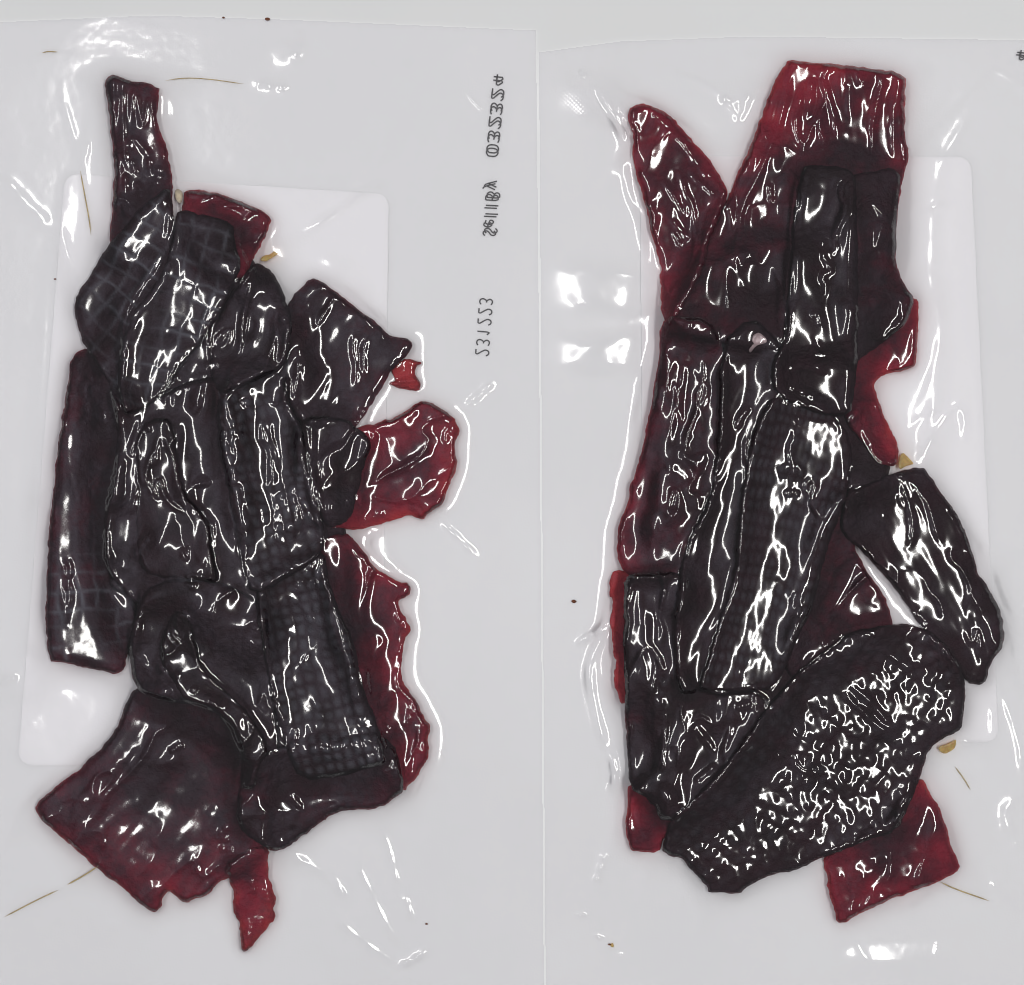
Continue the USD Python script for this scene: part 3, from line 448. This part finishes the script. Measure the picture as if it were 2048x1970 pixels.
def ribbon(pts, w, lift):
    p, _ = line(pts, 1); t = np.gradient(p, axis=0); t /= np.linalg.norm(t, axis=1, keepdims=True) + 1e-9
    nrm = np.stack([-t[:, 1], t[:, 0]], 1) * w / 2
    a, b = p + nrm, p - nrm; q = np.vstack([a, b]); n = len(p)
    v = world(q[:, 0], q[:, 1], sample(F, q[:, 0], q[:, 1]) + lift)
    i = np.arange(n - 1); return v, np.vstack([np.stack([i, i + 1, i + 1 + n], 1), np.stack([i, i + 1 + n, i + n], 1)])
def print_text(path, text, start, direction, size, adv, ghost):
    d = np.array(direction, float); d /= np.linalg.norm(d)        # the way the line runs
    up = np.array([d[1], -d[0]])                                  # the letters' tops, mirrored
    vs, fs, n = [], [], 0
    for gi, off in enumerate(ghost):
        for k, ch in enumerate(text):
            for st in GLYPH.get(ch, []):
                s = np.array(st, float).reshape(-1, 2)
                pts = np.array(start) + np.array(off) + np.outer(k * adv + s[:, 0] * adv * 0.95, d) + np.outer(s[:, 1] * size, -up)
                v, f = ribbon(pts, 2.7, 0.35 + 0.12 * gi + 0.01 * k); vs.append(v); fs.append(f + n); n += len(v)
    define(path, np.vstack(vs), np.vstack(fs), M_ink, False)
print_text(pouches[0] + '/printed_line', '231223', (951, 712), (0.075, -1), 26, 20.5, [(0, 0)])
print_text(pouches[0] + '/printed_line_001', 'Sell', (966, 472), (0.05, -1), 25, 17, [(0, 0), (3, -5)])
print_text(pouches[0] + '/printed_line_002', 'By', (971, 402), (0.08, -1), 25, 22, [(0, 0), (3, -5)])
print_text(pouches[0] + '/printed_line_003', '032324', (972, 314), (0.095, -1), 23, 28, [(0, 0), (1, -7)])
print_text(pouches[1] + '/printed_line', '4', (2031, 124), (0.1, -1), 25, 28, [(0, 0), (2, -5)])

# ------------------------------------------------------------------ fat, gristle, fibres and specks
def tube(path, pts, r, m, lift=0.0, n=1):
    p, s = line(pts, n); h = sample(F, p[:, 0], p[:, 1]) + lift
    w = world(p[:, 0], p[:, 1], h); sides = 6
    t = np.gradient(w, axis=0); t /= np.linalg.norm(t, axis=1, keepdims=True) + 1e-12
    a = np.cross(t, [0, 0, 1.0]); a /= np.linalg.norm(a, axis=1, keepdims=True) + 1e-12; b = np.cross(t, a)
    ang = np.arange(sides) * 2 * np.pi / sides
    rr = r * S * np.clip(np.minimum(s, 1 - s) * 8, 0.25, 1)
    v = (w[:, None] + rr[:, None, None] * (np.cos(ang)[None, :, None] * a[:, None] + np.sin(ang)[None, :, None] * b[:, None])).reshape(-1, 3)
    i, j = np.meshgrid(np.arange(len(p) - 1), np.arange(sides), indexing='ij')
    q = np.stack([i * sides + j, (i + 1) * sides + j, (i + 1) * sides + (j + 1) % sides, i * sides + (j + 1) % sides], -1).reshape(-1, 4)
    v = np.vstack([v, w[:1], w[-1:]]); k = len(v)
    caps = [[k - 2, (x + 1) % sides, x] for x in range(sides)] + [[k - 1, (len(p) - 1) * sides + x, (len(p) - 1) * sides + (x + 1) % sides] for x in range(sides)]
    return define(path, v, np.vstack([q[:, [0, 1, 2]], q[:, [0, 2, 3]], np.array(caps)]), m)
for pts, r, lab in ((O(640,760,540,825,440,880), 1.5, 'amber fibre running out from the straight maroon lower left edge of the left pile'), (O(380,915,250,975,30,1090), 1.2, 'pale amber fibre ending at the left photo edge near the bottom of the left pouch'),
                    (M(1410,860,1500,905,1730,985), 1.3, 'thin amber fibre leaving the square red piece at the lower right of the right pouch'), (M(1510,110,1570,190,1610,260), 1.0, 'short brown hair on the film below the amber fat of the right pouch'),
                    (A(1040,192,1150,175,1300,180,1530,213), 0.9, 'long grey hair arching right from the upright maroon strip of the left pouch'), (A(505,760,530,900,560,1060,572,1160), 1.2, 'amber fibre beside the upright maroon strip, over the corner of the left label'), (A(265,18,300,8,360,12), 1.0, 'curled dark hair at the top left corner of the left pouch')):
    tag(tube('/World/' + numbered('meat_fibre'), pts, r, M_fibre, -0.3), lab, 'fibre')
def blob(name, poly, h, m, lab, cat, lift=0.2):
    q = P(*poly); q = q.mean(0) + (q - q.mean(0)) * 0.72
    sl, u, v, sd = fields(chaikin(q, 1), 1.6, len(poly), 8)
    base = np.maximum(F[sl] - h - 0.6, Hh[sl] * 0 + 1.4)
    e = np.clip(sd / 6, 0, 1); zt = base + h * (0.2 + 0.8 * np.sqrt(1 - (1 - e) ** 2)) + 2 * noise2(u, v, 7, 3, 2) * e
    tag(solid('/World/' + numbered(name), u, v, sd, zt, base - 1.0, m, 1), lab, cat)
blob('fat_scrap', A(1610,1335,1640,1290,1690,1290,1740,1245,1782,1240,1770,1275,1700,1320,1660,1345).ravel(), 3, M_fat, 'amber fat scrap between the red curved piece and the dark lobe, left pouch', 'fat')
blob('fat_scrap', A(1090,870,1120,850,1165,890,1150,980,1120,985,1095,940).ravel(), 3, plain('cream_fat', (0.62, 0.55, 0.42)), 'cream fat tucked between the upright maroon strip and the red curved piece', 'fat')
blob('fat_scrap', K(1320,1240,1400,1210,1450,1190,1480,1170,1475,1245,1440,1270,1380,1300,1335,1275).ravel(), 3, M_fat, 'orange fat lump at the right tip of the big black bumpy slab', 'fat')
blob('fat_scrap', Gz(1080,1180,1110,1080,1180,1150,1220,1190,1150,1210,1090,1245).ravel(), 3, M_fat, 'pale golden fat at the corner above the slanting black slab, right pouch', 'fat')
blob('fat_scrap', J(710,1278,735,1245,752,1275,748,1300,725,1290).ravel(), 3, M_fat, 'tiny amber crumb at the end of the hairs near the bottom of the right pouch', 'fat')
blob('gristle_chip', H(1225,505,1245,400,1265,350,1325,325,1400,395,1390,430,1330,445,1275,480,1245,515).ravel(), 3, M_gristle, 'pale pinkish gristle chip among the black folds in the middle of the right pile', 'gristle')
for x, y, r, lab in ((535, 38, 4, 'brown speck above the top edge of the left pouch'), (447, 35, 2.2, 'small dark speck left of the brown one above the left pouch'), (1148, 1203, 4.2, 'red-brown speck on the white film left of the right pile'), (853, 1848, 2.2, 'small grey speck near the bottom right of the left pouch'), (1219, 1889, 2.4, 'black speck on the amber crumb at the bottom of the right pouch'), (110, 558, 2, 'tiny dark speck on the film left of the grid-marked slab')):
    a = np.linspace(0, 2 * np.pi, 9)[:-1]; s = trimesh.creation.icosphere(2, 1.0)
    vv = s.vertices * (1 + 0.5 * noise2(s.vertices[:, 0] * 9, s.vertices[:, 1] * 9, 6, int(x))[:, None])
    z = float(sample(F, [x], [y])[0])
    tag(define('/World/' + numbered('spice_speck'), world(x + vv[:, 0] * r * 1.3, y + vv[:, 1] * r * .8, z + 0.5 * r + vv[:, 2] * r * 0.5), np.array(s.faces)[:, ::-1], M_speck), lab, 'speck')
